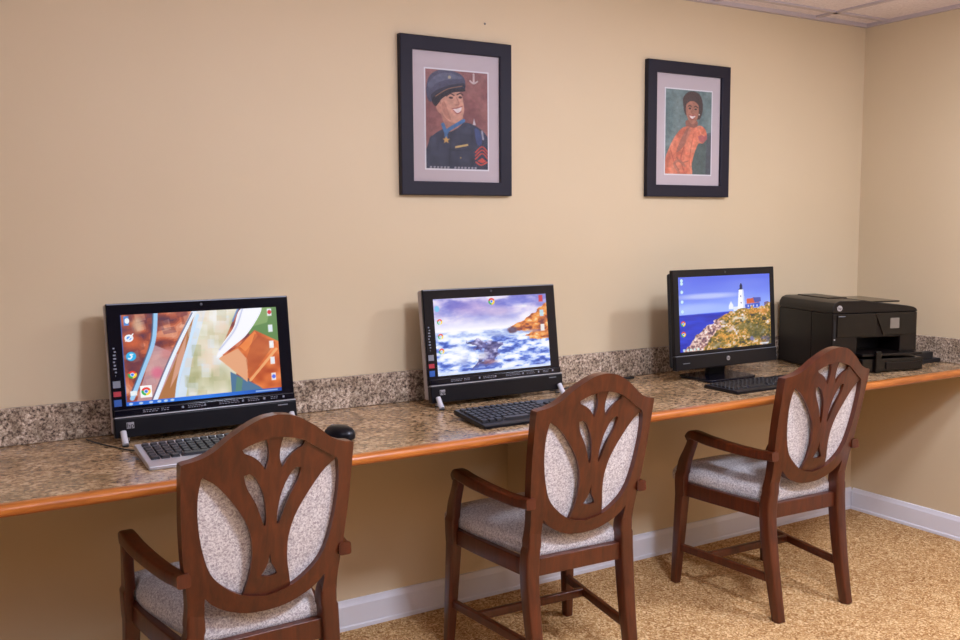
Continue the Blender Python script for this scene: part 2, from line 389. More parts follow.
def art_sea():
    k = Canvas(220, 136, (170, 176, 230)); n = k.noise(5, 7, 5, 4); n2 = k.noise(13, 24, 5, 6)
    sky = k.grad(np.clip(n*1.5-.25-.25*(k.v-.2), 0, 1), [(0, (96, 96, 186)), (.35, (140, 142, 214)), (.6, (190, 180, 226)), (1, (240, 232, 244))])
    sky = sky*(1-np.clip((k.v-.15)/.28, 0, 1)[..., None])+np.array([.98, .97, 1.])*np.clip((k.v-.15)/.28, 0, 1)[..., None]
    k.c = sky
    c1 = k.noise(7, 10, 5, 44); k.mix(np.clip((c1-.5)*5, 0, 1)*np.clip(1-k.v/.36, 0, 1), (92, 96, 190), .75); k.mix(np.clip((.47-c1)*6, 0, 1)*np.clip(1-k.v/.4, 0, 1), (244, 238, 250), .6)
    k.ell(.33, .14, .16, .09, (206, 170, 214), .45, .9); k.ell(.55, .2, .12, .06, (226, 200, 226), .6, .9); k.ell(.2, .1, .1, .05, (110, 104, 190), .6, .9); k.ell(.75, .08, .15, .05, (100, 110, 206), .6, .9)
    sea = k.grad(np.clip(n2*2.6-.75, 0, 1), [(0, (60, 84, 176)), (.3, (104, 132, 216)), (.6, (186, 204, 246)), (1, (250, 250, 255))])
    k.mix(np.clip((k.v-.43)/.05, 0, 1), sea)
    k.mix(np.clip(1-np.abs(k.v-.5)/.07, 0, 1), (226, 236, 252), .7)
    wob = (.05*(k.noise(14, 14, 3, 8)-.5)*2, .09*(k.noise(14, 14, 3, 9)-.5)*2)
    R = k.grad(np.clip(k.noise(26, 26, 3, 7)*2-.5, 0, 1), [(0, (40, 36, 84)), (.5, (92, 84, 140)), (1, (190, 186, 226))])
    m = k.poly([(.25, .55), (.35, .58), (.5, .6), (.56, .68), (.5, .78), (.44, .9), (.36, .95), (.3, .92), (.38, .8), (.42, .72), (.3, .66)], (0, 0, 0), 0, wob=wob); k.mix(m, R, .85)
    k.ell(.45, .88, .06, .04, (150, 96, 110), .6, .8); k.ell(.2, .75, .1, .12, (252, 252, 255), .7, .9); k.ell(.38, .78, .05, .05, (250, 250, 255), .7, .9)
    k.poly([(.28, .93), (.5, .86), (.56, .95), (.4, 1), (.25, 1)], (70, 96, 190), .6, wob=wob)
    C = k.grad(np.clip(k.noise(18, 22, 4, 12)*2.2-.6, 0, 1), [(0, (120, 60, 60)), (.4, (206, 116, 60)), (.7, (238, 160, 84)), (1, (250, 216, 170))])
    m = k.poly([(1.02, .1), (.93, .2), (.85, .28), (.76, .36), (.66, .42), (.63, .45), (.64, .52), (.75, .5), (.82, .52), (.78, .58), (.9, .62), (1.02, .6)], (0, 0, 0), 0, wob=(wob[0]*.6, wob[1]*.4)); k.mix(m, C)
    k.ell(.67, .47, .045, .045, (64, 54, 100), .8, .6); k.ell(.86, .5, .08, .02, (150, 130, 170), .5, .9)
    k.ell(.03, .13, .02, .04, (120, 190, 230))
    for y in (.3, .49, .68): k.chrome(.045, y, .036); k.ell(.045, y+.01, .012, .03, (230, 235, 240), .7)
    k.chrome(.5, .07, .045)
    for y, c in ((.06, (206, 50, 60)), (.26, (180, 220, 240)), (.46, (244, 244, 244)), (.66, (240, 244, 250))): k.poly([(.93, y-.04), (.965, y-.04), (.965, y+.05), (.93, y+.05)], c, .9)
    k.mix((k.v > .965)*1., (214, 226, 246), .8); return k
def art_lighthouse():
    k = Canvas(220, 148, (80, 100, 220))
    k.c = k.grad(k.v+.15*(k.noise(3, 4, 3, 1)-.5), [(0, (84, 104, 226)), (.25, (112, 134, 238)), (.45, (152, 178, 250)), (.55, (162, 188, 252))])
    k.ell(.3, .27, .3, .035, (206, 214, 246), .7, .9); k.ell(.2, .42, .25, .05, (170, 190, 250), .6, .9); k.ell(.75, .12, .2, .05, (110, 130, 232), .5, .9)
    k.mix(np.clip((k.v-.5+(.02*k.u))*60, 0, 1), k.grad(k.noise(5, 20, 3, 3), [(.2, (14, 34, 170)), (.8, (30, 60, 206))]))
    # buildings
    k.poly([(.53, .47), (.53, .42), (.555, .36), (.58, .42), (.58, .47)], (232, 236, 250)); k.poly([(.58, .44), (.66, .44), (.66, .5), (.58, .5)], (220, 226, 244))
    k.poly([(.70, .42), (.88, .40), (.88, .46), (.70, .48)], (60, 90, 200)); k.poly([(.73, .34), (.87, .33), (.87, .40), (.73, .41)], (204, 92, 60)); k.poly([(.80, .325), (.89, .33), (.89, .39), (.82, .4)], (70, 80, 170)); k.poly([(.93, .4), (.98, .39), (.98, .46), (.93, .47)], (110, 90, 130))
    k.poly([(.628, .47), (.645, .2), (.695, .2), (.712, .47)], (250, 250, 255)); k.poly([(.655, .2), (.655, .15), (.67, .115), (.685, .15), (.685, .2)], (30, 34, 70)); k.poly([(.642, .21), (.696, .21), (.696, .195), (.642, .195)], (40, 44, 90))
    k.poly([(.68, .2), (.695, .2), (.712, .47), (.69, .47)], (190, 202, 240), .8); k.ell(.665, .3, .006, .015, (60, 70, 120)); k.ell(.667, .39, .006, .015, (60, 70, 120))
    for x in (.74, .77, .80, .84): k.poly([(x, .43), (x+.012, .43), (x+.012, .455), (x, .455)], (220, 226, 250))
    wob = (.02*(k.noise(14, 14, 2, 5)-.5)*2, .05*(k.noise(14, 14, 2, 6)-.5)*2)
    g1 = k.noise(12, 16, 4, 21); g2 = k.noise(56, 48, 2, 22)
    G = k.grad(np.clip(g1*.8+g2*1.0-.42, 0, 1), [(0, (40, 42, 52)), (.25, (92, 84, 40)), (.45, (150, 122, 44)), (.6, (216, 150, 66)), (.78, (200, 190, 170)), (1, (240, 226, 236))])
    m = k.poly([(1.02, .41), (.8, .46), (.55, .48), (.42, .56), (.3, .68), (.2, .78), (.08, .93), (.0, 1.02), (1.02, 1.02)], (0, 0, 0), 0, wob=wob); k.mix(m, G)
    R = k.grad(np.clip(g2*1.5-.25, 0, 1), [(0, (70, 50, 90)), (.4, (176, 120, 130)), (.7, (222, 196, 206)), (1, (250, 240, 250))])
    m = k.poly([(.4, .58), (.46, .62), (.4, .75), (.28, .9), (.2, 1.02), (.0, 1.02), (.1, .9), (.22, .77), (.32, .66)], (0, 0, 0), 0, wob=wob); k.mix(m, R, .8)
    for x, y, a, b, c in ((.65, .6, .1, .03, (240, 236, 240)), (.5, .85, .13, .05, (232, 160, 70)), (.45, .65, .06, .04, (226, 206, 214)), (.85, .52, .16, .04, (214, 138, 60)), (.5, .55, .1, .03, (206, 140, 60)), (.85, .8, .15, .12, (70, 76, 44)), (.7, .72, .12, .06, (98, 96, 50)), (.55, .74, .06, .03, (220, 200, 206)), (.93, .93, .08, .06, (60, 64, 110)), (.77, .88, .03, .04, (80, 100, 200)), (.4, .95, .1, .04, (110, 100, 60))):
        w_ = np.hypot((k.u+wob[0]-x)/a, (k.v+wob[1]-y)/b); k.mix(np.clip((1-w_)*2, 0, 1), c, .65)
    for y in (.05, .09, .2, .33, .46): k.ell(.035, y, .014, .022, (200, 232, 240))
    for y in (.62, .76): k.chrome(.04, y, .036)
    for x in (.03, .07, .1, .14, .18): k.poly([(x, .955), (x+.022, .955), (x+.022, .99), (x, .99)], (206, 232, 230), .85)
    k.poly([(.87, .965), (.97, .965), (.97, .985), (.87, .985)], (225, 230, 240), .8); return k
def art_soldier():
    k = Canvas(120, 190, (138, 88, 84)); n = k.noise(4, 6, 3, 2)
    k.c = k.grad(n, [(.2, (126, 76, 74)), (.8, (160, 106, 98))])
    k.line([(.77, .02), (.77, .1)], .02, (210, 190, 180)); k.line([(.71, .09), (.77, .115), (.83, .09)], .015, (214, 196, 186)); k.poly([(.77, .47), (.75, .54), (.8, .54)], (214, 206, 206))
    D = k.grad(k.noise(8, 10, 3, 4), [(.2, (34, 40, 58)), (.8, (58, 66, 86))])
    m = k.poly([(.26, .6), (.12, .66), (.05, .72), (.03, 1.02), (1.02, 1.02), (1.02, .72), (.95, .62), (.8, .55), (.6, .52)], (0, 0, 0), 0, True); k.mix(m, D)
    k.poly([(.78, .58), (.86, .6), (.9, .72), (.82, .74)], (60, 84, 150), .6, True)
    k.poly([(.25, .4), (.3, .56), (.38, .62), (.58, .53), (.55, .42)], (176, 124, 104), 1, True)
    k.poly([(.22, .32), (.16, .35), (.19, .42), (.26, .44)], (196, 140, 116), 1, True)
    k.poly([(.24, .25), (.26, .42), (.34, .5), (.46, .53), (.57, .48), (.61, .4), (.6, .32), (.56, .22), (.4, .2)], (206, 154, 128), 1, True)
    k.poly([(.25, .35), (.3, .46), (.4, .5), (.36, .42), (.3, .32)], (168, 112, 92), .6, True)
    k.line([(.33, .26), (.39, .235), (.45, .25)], .012, (60, 36, 34)); k.line([(.5, .24), (.55, .225), (.59, .24)], .012, (60, 36, 34))
    k.ell(.4, .275, .035, .012, (70, 44, 42)); k.ell(.55, .265, .03, .012, (70, 44, 42)); k.line([(.49, .27), (.53, .335), (.47, .345)], .008, (160, 104, 88))
    k.poly([(.43, .39), (.5, .38), (.57, .36), (.55, .41), (.49, .425)], (240, 226, 220), 1, True); k.line([(.42, .385), (.5, .375), (.58, .355)], .008, (150, 70, 66)); k.line([(.44, .4), (.5, .432), (.56, .41)], .008, (150, 70, 66))
    k.poly([(.02, .17), (.07, .07), (.2, .01), (.38, .0), (.55, .03), (.63, .09), (.61, .17), (.5, .17), (.34, .2), (.2, .27), (.08, .33), (.02, .27)], (66, 70, 92), 1, True)
    k.poly([(.05, .14), (.2, .05), (.4, .03), (.58, .07), (.4, .09), (.2, .13), (.08, .2)], (96, 102, 124), .7, True)
    k.poly([(.1, .25), (.3, .17), (.6, .12), (.61, .19), (.4, .21), (.24, .28), (.14, .33)], (40, 42, 60), 1, True)
    k.poly([(.1, .30), (.22, .23), (.4, .19), (.6, .175), (.62, .2), (.42, .225), (.26, .29), (.16, .37)], (24, 24, 34), 1, True); k.ell(.38, .07, .025, .016, (170, 158, 130)); k.line([(.16, .27), (.35, .19), (.58, .15)], .01, (134, 96, 70))
    k.line([(.27, .55), (.32, .63), (.36, .6), (.6, .5)], .035, (62, 112, 160)); k.line([(.31, .62), (.32, .68)], .03, (62, 112, 160))
    star = [(.32+.065*(1 if i % 2 == 0 else .42)*math.sin(i*PI/5), .705-.042*(1 if i % 2 == 0 else .42)*math.cos(i*PI/5)) for i in range(10)]; k.poly(star, (206, 160, 84))
    k.poly([(.46, .765), (.67, .735), (.675, .755), (.465, .785)], (214, 180, 110)); k.ell(.55, .88, .012, .008, (190, 160, 100)); k.line([(.36, .8), (.5, .81), (.7, .79)], .006, (26, 30, 44)); k.line([(.4, .62), (.36, 1)], .006, (24, 28, 42))
    for y in (.76, .795, .83): k.line([(.79, y+.06), (.9, y), (.99, y+.05)], .014, (196, 70, 56))
    k.line([(.8, .92), (.88, .95), (.98, .92)], .016, (196, 70, 56)); k.poly([(.82, .91), (.9, .875), (.97, .91), (.9, .93)], (196, 70, 56)); k.line([(.9, .6), (.92, .68)], .02, (190, 190, 200), .7)
    k.c *= (.86+.28*k.noise(22, 34, 3, 77))[..., None]; k.mix(k.noise(5, 7, 2, 78)*0+1, (150, 140, 150), .08)
    for i in range(14): k.poly([(.06+i*.055, .975), (.095+i*.055, .975), (.09+i*.055, .995), (.06+i*.055, .995)], (196, 190, 190), .7 if i != 6 else 0)
    return k
def art_lady():
    k = Canvas(110, 185, (96, 120, 120)); n = k.noise(4, 7, 3, 12)
    k.c = k.grad(n, [(.2, (84, 110, 110)), (.8, (120, 140, 136))])
    k.poly([(.7, .62), (.9, .56), (1.02, .55), (1.02, 1.02), (.55, 1.02), (.58, .85)], (70, 88, 84), .9, True); k.poly([(.9, .5), (1.02, .48), (1.02, 1.02), (.88, 1.02)], (60, 60, 76), .6)
    O = k.grad(k.noise(7, 10, 3, 15), [(.2, (186, 92, 66)), (.5, (216, 118, 84)), (.85, (232, 148, 112))])
    k.poly([(.44, .36), (.46, .46), (.54, .5), (.66, .46), (.68, .36)], (140, 86, 70), 1, True)
    m = k.poly([(.46, .43), (.34, .46), (.2, .56), (.08, .7), (.0, .85), (.03, 1.02), (.55, 1.02), (.58, .86), (.7, .64), (.82, .62), (.9, .54), (.86, .45), (.74, .41), (.62, .44)], (0, 0, 0), 0, True); k.mix(m, O)
    k.poly([(.48, .44), (.54, .48), (.4, .66), (.24, .74), (.34, .58)], (150, 96, 80), .85, True)
    k.poly([(.70, .54), (.80, .52), (.90, .53), (.91, .57), (.82, .62), (.74, .60)], (176, 86, 96), .7); k.line([(.72, .44), (.76, .5), (.84, .53)], .012, (236, 150, 112), .8); k.poly([(.50, .46), (.62, .45), (.74, .43), (.66, .58), (.5, .74), (.42, .7)], (232, 140, 104), .45, True)
    k.line([(.12, .72), (.2, .86), (.3, .95)], .012, (168, 76, 60), .8); k.line([(.4, .68), (.34, .82), (.42, .98)], .012, (168, 80, 62), .8); k.line([(.25, .8), (.34, .86), (.5, .84)], .012, (150, 90, 70), .8)
    k.line([(.3, .98), (.2, .88), (.3, .84), (.42, .9)], .03, (164, 108, 86), .8); k.line([(.62, .5), (.55, .7), (.52, .9)], .01, (190, 96, 68), .8)
    k.poly([(.38, .2), (.37, .1), (.46, .03), (.6, .01), (.74, .05), (.8, .16), (.78, .28), (.7, .34), (.45, .3), (.4, .26)], (64, 46, 44), 1, True)
    k.poly([(.44, .18), (.5, .1), (.62, .1), (.7, .16), (.71, .27), (.66, .36), (.57, .4), (.49, .35), (.44, .27)], (172, 112, 88), 1, True)
    k.poly([(.45, .16), (.52, .08), (.66, .09), (.72, .17), (.62, .13), (.52, .13)], (64, 46, 44), 1, True)
    k.line([(.48, .19), (.52, .18), (.55, .195)], .01, (50, 30, 28)); k.line([(.61, .195), (.65, .185), (.69, .2)], .01, (50, 30, 28)); k.ell(.52, .215, .028, .01, (46, 30, 28)); k.ell(.645, .22, .028, .01, (46, 30, 28))
    k.line([(.57, .22), (.56, .27), (.6, .275)], .006, (130, 76, 60)); k.poly([(.51, .295), (.57, .305), (.64, .295), (.6, .33), (.55, .33)], (240, 226, 218), 1, True); k.line([(.5, .29), (.57, .3), (.65, .29)], .008, (160, 56, 56)); k.line([(.52, .325), (.57, .345), (.62, .325)], .008, (160, 56, 56))
    k.ell(.72, .28, .014, .01, (220, 200, 180)); k.c *= (.84+.32*k.noise(20, 32, 3, 79))[..., None]; k.mix(k.u*0+1, (170, 160, 160), .10); return k

# ================================================================= THE SETTING
LX, FY = -2.6, -5.6
def slab(name, *a, mat): return struct(box(name, *a, mat))
slab('floor', LX-.1, RW+.1, FY-.1, .1, -.1, 0, mat=CARPET)
slab('wall_back', LX-.1, RW+.1, 0, .12, 0, RH+.1, mat=WALL)
slab('wall_right', RW, RW+.12, FY, 0, 0, RH+.1, mat=WALL)
slab('wall_left', LX-.12, LX, FY, 0, 0, RH+.1, mat=DARKWALL)
slab('wall_front', LX-.1, RW+.1, FY-.12, FY, 0, RH+.1, mat=DARKWALL)
slab('ceiling', LX-.1, RW+.1, FY-.1, .1, RH+.012, RH+.1, mat=TILE)
# ceiling grid
bm = bmesh.new()
GY0, GX0 = -.115, 3.425
y = GY0
while y > FY: bx(bm, LX, RW, y-.012, y+.012, RH+.004, RH+.013); y -= .61
x = GX0
while x > LX: bx(bm, x-.012, x+.012, FY, 0, RH+.004, RH+.0128); x -= .61
struct(from_bm('trim_1', bm, TBAR))
bm = bmesh.new(); bx(bm, LX, RW, -.02, 0, RH-.004, RH+.013); bx(bm, RW-.02, RW, FY, 0, RH-.0035, RH+.0125)
struct(from_bm('trim_2', bm, TBAR))
def baseboard(name, along, a0, a1, wallc):
    prof = [(0, 0), (.016, 0), (.016, .012), (.0125, .016), (.0125, .082), (.009, .09), (.006, .100), (0, .102)]
    bm = bmesh.new(); R = []
    for s in (a0, a1):
        R.append([(s, -d, z) if along == 'x' else (wallc-d, s, z) for d, z in prof])
    loops(bm, R); return struct(from_bm(name, bm, TRIMW))
baseboard('baseboard_back', 'x', LX, RW, 0); baseboard('baseboard_right', 'y', -.017, FY, RW)

# ================================================================= COUNTER
ct = empty('countertop', (0, 0, 0)); tag(ct, 'long mottled brown laminate counter with rounded orange wood edge along the back wall', 'counter')
CL, CR, CZ = -2.55, RW, .76
box('laminate_top', CL, CR-.001, -.61, -.001, .732, CZ, COUNTER, ct, bev=.001)
prof = [(-.6095, CZ)]+[(-.619-.0145*math.sin(a), .7455+.0145*math.cos(a)) for a in [i*PI/10 for i in range(11)]]+[(-.6095, .731)]
prism_x('wood_edge', prof, CL, CR-.001, EDGEWOOD, ct, smooth=True)
tag(box('backsplash', CL, CR-.001, -.02, -.001, CZ+.0003, CZ+.105, SPLASH, None, bev=.003), 'long granite-look backsplash strip along the back wall behind the computers', 'backsplash')
tag(box('backsplash', CR-.02, CR-.001, -.61, -.0205, CZ+.0003, CZ+.105, SPLASH, None, bev=.003), 'short granite-look backsplash strip on the right wall beside the printer', 'backsplash')
br = box('counter_support_panel', 1.83, 1.87, -.17, -.001, .28, .731, WALL, bev=.002)
tag(br, 'short upright support panel painted beige under the counter behind the middle chair', 'support')

# ================================================================= PICTURES
def picture(x0, x1, z0, z1, art, label, u=(.225, .785), v=(.2, .828)):
    r = empty('framed_picture', ((x0+x1)/2, -.001, z0)); W = x1-x0; H = z1-z0; b = .046
    tag(r, label, 'picture')
    bm = bmesh.new(); o = [(-W/2, 0), (W/2, 0), (W/2, H), (-W/2, H)]; i = [(-W/2+b, b), (W/2-b, b), (W/2-b, H-b), (-W/2+b, H-b)]
    ring = [(o, 0), (o, -.0205), ([(p[0]*.99, (p[1]-H/2)*.99+H/2) for p in o], -.022), ([(p[0]*1.015, (p[1]-H/2)*1.01+H/2) for p in i], -.0215), (i, -.020), (i, 0)]
    R = [[bm.verts.new((p[0], y, p[1])) for p in pts] for pts, y in ring]
    for a in range(len(R)):
        A, B = R[a], R[(a+1) % len(R)]
        for k in range(4): bm.faces.new((A[k], A[(k+1) % 4], B[(k+1) % 4], B[k]))
    from_bm('frame', bm, FRAMEM, r)
    box('mat_board', -W/2+b, W/2-b, -.009, -.003, b, H-b, MATB, r)
    px0, px1 = -W/2+u[0]*W, -W/2+u[1]*W; pz0, pz1 = H*(1-v[1]), H*(1-v[0])
    box('print_border', px0-.005, px1+.005, -.0105, -.009, pz0-.005, pz1+.005, PAPERW, r)
    cx = (px0+px1)/2
    art.mesh('portrait_print', px1-px0, pz1-pz0, PICT, r, lambda x, z: (x+cx, -.011, z+pz0))
    bm = bmesh.new(); bm.faces.new([bm.verts.new((a, -.0145, c)) for a, c in ((-W/2+b, b), (W/2-b, b), (W/2-b, H-b), (-W/2+b, H-b))])
    me = bpy.data.meshes.new('glass'); bm.to_mesh(me); bm.free(); link('glass', me, GLASS, r)
    return r
picture(1.405, 1.840, 1.460, 1.986, art_soldier(), 'dark framed portrait of a smiling person in dark uniform and peaked cap')
picture(2.469, 2.908, 1.465, 1.992, art_lady(), 'dark framed portrait of a person in an orange dress on teal background')
nl = lathe('nail', [(0, 0), (.0035, 0), (.004, -.001), (.0015, -.002), (.0012, -.008), (0, -.008)], METAL)
nl.rotation_euler = (PI/2, 0, 0); nl.location = (1.743, -.004, 2.052); tag(nl, 'tiny dark nail in the wall above the left picture', 'nail')

# ================================================================= COMPUTERS
def tilt(t, z0, y0=0):     # returns place(x, s, d): s up the tilted face, d outwards (towards the viewer)
    st, c = math.sin(t), math.cos(t)
    return lambda x, s, d: (x, y0+s*st-d*c, z0+s*c+d*st)
def tbox(name, P, x0, x1, s0, s1, d0, d1, mat, parent, bev=0, seg=2, r=None):
    bm = bmesh.new()
    if r:
        pr = [(a+(x0+x1)/2, b+(s0+s1)/2) for a, b in rrect(x1-x0, s1-s0, r, 4)]
        loops(bm, [[P(a, b, d) for a, b in pr] for d in (d0, d1)])
    else:
        v = bx(bm, x0, x1, s0, s1, d0, d1)
        for q in bm.verts: q.co = P(*q.co)
    return from_bm(name, bm, mat, parent, bev=bev, seg=seg)
def touch_pc(x, y, rz, art, label):
    r = empty('desktop_computer', (x, y, .7605), rz); tag(r, label, 'computer')
    P = tilt(.127, .0245); W, H = .529, .365
    # silver rear shell and black front
    tbox('rear_shell', P, -W/2, W/2, .002, H-.001, -.038, -.012, SHELL, r, bev=.006)
    tbox('rear_bulge', P, -.2, .2, .05, .30, -.065, -.038, BLKMATT, r, bev=.012)
    tbox('bezel', P, -W/2+.001, W/2-.001, .046, H, -.012, .0, BLKGLOSS, r, bev=.003)
    ch = tbox('speaker_bar', P, -W/2+.001, W/2-.001, -.009, .046, -.012, .014, BLKSATIN, r, bev=.004)
    tbox('chrome_strip', P, -W/2+.002, W/2-.002, .0462, .0492, .0, .0142, SILVER, r, bev=.0008)
    tbox('button_ledge', P, -W/2+.003, W/2-.003, .0494, .070, .0, .010, BLKGLOSS, r, bev=.004)
    global bm
    bm = bmesh.new(); rg = random.Random(5)        # worn unreadable print and small symbols along the ledge
    def mark(a, b, c, d): 
        v = bx(bm, a, b, c, d, .0101, .0104)
    def done(nm='ledge_print'):
        global bm
        for q in bm.verts: q.co = P(*q.co)
        from_bm(nm, bm, DIMPRINT, r); bm = bmesh.new()
    for gx, n in ((-.185, 5), (-.135, 3), (-.06, 6), (.03, 7), (.115, 5), (.185, 3)):
        for row in (.0625, .0575):
            q = gx
            for k in range(n):
                l = rg.uniform(.003, .008); mark(q, q+l, row-.0009, row+.0009); q += l+.0025
        done()
    for gx in (-.075, -.012, .10, .165, .225): mark(gx-.003, gx+.003, .057, .063); done('ledge_symbol')
    bm.free()
    art.mesh('screen', .451, .2545, SCREEN, r, lambda a, s: P(a-.001, s+.0775, .0006))
    lg = text('logo', 'hp', .019, BLKSATIN, r, P(-.222, .024, .0156), (PI/2-.127, 0, 0))
    tbox('logo_plate', P, -.232, -.212, .016, .033, .0138, .0150, SILVER, r, bev=.0004)
    box_ = tbox('brand_mark', P, .205, .235, .034, .037, .0138, .0146, GREYS, r)
    for s, m, nm in ((.140, GREYS, 'sticker'), (.113, REDP, 'sticker'), (.088, BLUEP, 'sticker')):
        tbox(nm, P, -.2580, -.238, s-.0095 if m != REDP else s-.007, s+.0095 if m != REDP else s+.007, .0001, .0006, m, r)
    bm = bmesh.new()
    for k in range(9): 
        v = bx(bm, -.2535+rg.uniform(0, .004), -.2475+rg.uniform(-.001, .003), .162+k*.0095, .1665+k*.0095, .0001, .0005)
    for q in bm.verts: q.co = P(*q.co)
    from_bm('side_print', bm, GREYS, r)
    w_ = lathe('webcam', [(0, 0), (.004, 0), (.004, .0012), (0, .0014)], LENS, r, 12); w_.location = P(0, .351, .0002); w_.rotation_euler = (PI/2-.127, 0, 0)
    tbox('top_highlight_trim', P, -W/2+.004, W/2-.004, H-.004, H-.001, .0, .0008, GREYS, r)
    for s in (-1, 1):
        fx = s*.243
        f = sweep('foot', [(fx, -.046, .005), (fx, -.034, .017), (fx, -.018, .036)], [(.017, .017)]*3, SILVERW, r, round_=True)
        f2 = sweep('foot', [(fx+.014, .012, .004), (fx+.014, .006, .018), (fx+.014, .004, .034)], [(.015, .015)]*3, SILVERW, r, round_=True)
        for ff, px, py in ((f, fx, -.045), (f2, fx+.014, .012)):
            lathe('foot_cap', [(0, 0), (.009, 0), (.0095, .002), (.008, .003), (0, .003)], RUBBER, ff, 14, (px, py, 0))
    sweep('rear_stand', [(0, .11, .006), (0, .09, .05), (0, .07, .12)], [(.22, .008)]*3, BLKMATT, r)
    return r
touch_pc(.709, -.148, .015, art_ribbons(), 'left all-in-one computer, glossy black, screen showing orange and white ribbons')
touch_pc(1.6855, -.171, -.003, art_sea(), 'middle all-in-one computer, glossy black, screen showing sea waves and orange cliff')

r = empty('desktop_computer', (2.681, -.258, .7605), .004); tag(r, 'right all-in-one computer on flat stand, screen showing a white lighthouse', 'computer')
P = tilt(.066, .0485); W, H = .541, .377
tbox('rear_shell', P, -W/2-.002, W/2-.01, .01, H-.012, -.034, -.018, BLKMATT, r, bev=.008)
tbox('bezel', P, -W/2, W/2, .055, H, -.018, 0, BLKSATIN, r, bev=.003)
tbox('chin', P, -W/2, W/2, 0, .0545, -.018, .004, BLKSATIN, r, bev=.004)
tbox('seam_strip', P, -W/2+.002, W/2-.002, .0532, .0552, .0, .0046, GREYS, r)
art_lighthouse().mesh('screen', .487, .281, SCREEN, r, lambda a, s: P(a, s+.0685, .0005))
lp = tbox('logo_disc', P, -.0085, .0085, .0215, .0385, .0038, .0052, SILVER, r, r=.0084)
text('logo', 'hp', .013, BLKSATIN, r, P(0, .0305, .0054), (PI/2-.066, 0, 0), .0003)
tbox('model_mark', P, -.235, -.20, .024, .027, .0038, .0045, GREYS, r)
tbox('drive_button', P, W/2-.02, W/2+.004, .018, .022, -.012, .002, SILVER, r)
w_ = lathe('webcam', [(0, 0), (.004, 0), (.004, .0012), (0, .0014)], LENS, r, 12); w_.location = P(0, .363, .0002); w_.rotation_euler = (PI/2-.066, 0, 0)
bm = bmesh.new(); prism_z(bm, [(a-.025, b+.03) for a, b in rrect(.25, .19, .03, 5)], 0, .012); from_bm('stand_base', bm, BLKGLOSS, r, bev=.003)
sweep('stand_neck', [(0, .07, .010), (0, .062, .06), (0, .06, .16)], [(.09, .025)]*3, BLKSATIN, r)

# ================================================================= KEYBOARDS AND MOUSE
def keyboard(x, y, rz, L, Dp, back, body, label, rim, cable=None):
    """origin front-left corner on the counter"""
    r = empty('keyboard', (x, y, .7605), rz); tag(r, label, 'keyboard')
    z0, z1 = .011, back; sl = (z1-z0)/Dp
    prof = [(0, 0), (0, z0-.002), (.006, z0), (Dp-.004, z1), (Dp, z1-.004), (Dp, max(0, z1-.016)), (.03, 0)]
    prism_x('case', prof, 0, L, body, r, bev=.002)
    if back > .02:
        for fx in (.03, L-.06): box('foot', fx, fx+.03, Dp-.02, Dp-.012, 0, z1-.012, body, r)
    m = .010 if not rim else .014; fr = .045 if rim else .030
    kw = (L-2*m-.020)/21.; kd = (Dp-fr-.014)/6.2
    def K(u, row, wu=1.):
        key(m+u*kw, fr+row*kd+(0.2*kd if row == 5 else 0), wu*kw)
    cache = {}
    def key(kx, ky, kwid):
        q = round(kwid, 5)
        if q not in cache:
            bm = bmesh.new(); a, b = kwid-.0022, kd-.0022
            loops(bm, [[(g+a/2, h+b/2, 0) for g, h in rrect(a, b, .001, 1)], [(g*.82+a/2, h*.82+b/2+.0004, .0065) for g, h in rrect(a, b, .002, 1)]])
            me = bpy.data.meshes.new('key'); bmesh.ops.recalc_face_normals(bm, faces=bm.faces); bm.to_mesh(me); bm.free(); cache[q] = me
        o = link('key', cache[q], KEYBLK, r); o.location = (kx+.001, ky+.001, z0+sl*ky-.0004); o.rotation_euler = (math.atan(sl), 0, 0)
    for u, wu in zip((0, 1.25, 2.5, 3.75, 9, 10.25, 11.5), (1.2, 1.2, 1.2, 5.2, 1.2, 1.2, 1.2)): K(u, 0, wu)
    for row in (1, 2, 3, 4):
        k = row*.0
        for j in range(13): K(j*1.08, row, 1.04)
    for j in range(13): K(j*1.08, 5, 1.0)
    for j in range(3): K(14.6+j, 3); K(14.6+j, 4); K(14.6+j, 0)
    K(15.6, 1)
    for j in range(4):
        for row in (1, 2, 3, 4): K(18+j*.98, row, .96)
    K(18, 0, 1.9)
    if cable:
        c = sweep('cable', [Vector(p) for p in cable], [(.004, .004)]*len(cable), RUBBER, r, side=(0, 0, 1), round_=True)
    return r
kb = keyboard(.466, -.500, .0, .47, .185, .030, SILVER, 'keyboard with silver case and black keys below the left computer', True,
         [(.02, .185, .012), (.005, .235, .003), (-.02, .28, .003), (-.055, .36, .003), (-.08, .44, .003)])
keyboard(1.405, -.545, -.01, .46, .19, .028, BLKSATIN, 'all-black keyboard in front of the middle computer', False)
keyboard(2.445, -.537, .0, .455, .165, .013, BLKSATIN, 'slim flat black keyboard in front of the right computer', False)
mo = empty('computer_mouse', (1.003, -.415, .7605), .42); mo.scale = (1.1, .95, 1.1); tag(mo, 'small black computer mouse on the counter right of the left keyboard', 'mouse')
bm = bmesh.new(); R = []
for z, s in ((0, .93), (.004, 1.0), (.012, 1.0), (.02, .92), (.027, .78), (.032, .55), (.034, .25)):
    R.append([((math.cos(a)*.031*s)*(1+.06*math.sin(a)), math.sin(a)*.055*s-(.034-z)*.0-.004*(z/.034), z) for a in [i*2*PI/24 for i in range(24)]])
loops(bm, R); from_bm('shell', bm, BLKSATIN, mo, smooth=True, ang=60)
wl = lathe('scroll_wheel', [(.0, -.003), (.007, -.003), (.008, 0), (.007, .003), (0, .003)], GREYS, mo, 14); wl.rotation_euler = (0, PI/2, 0); wl.location = (0, .028, .0255)
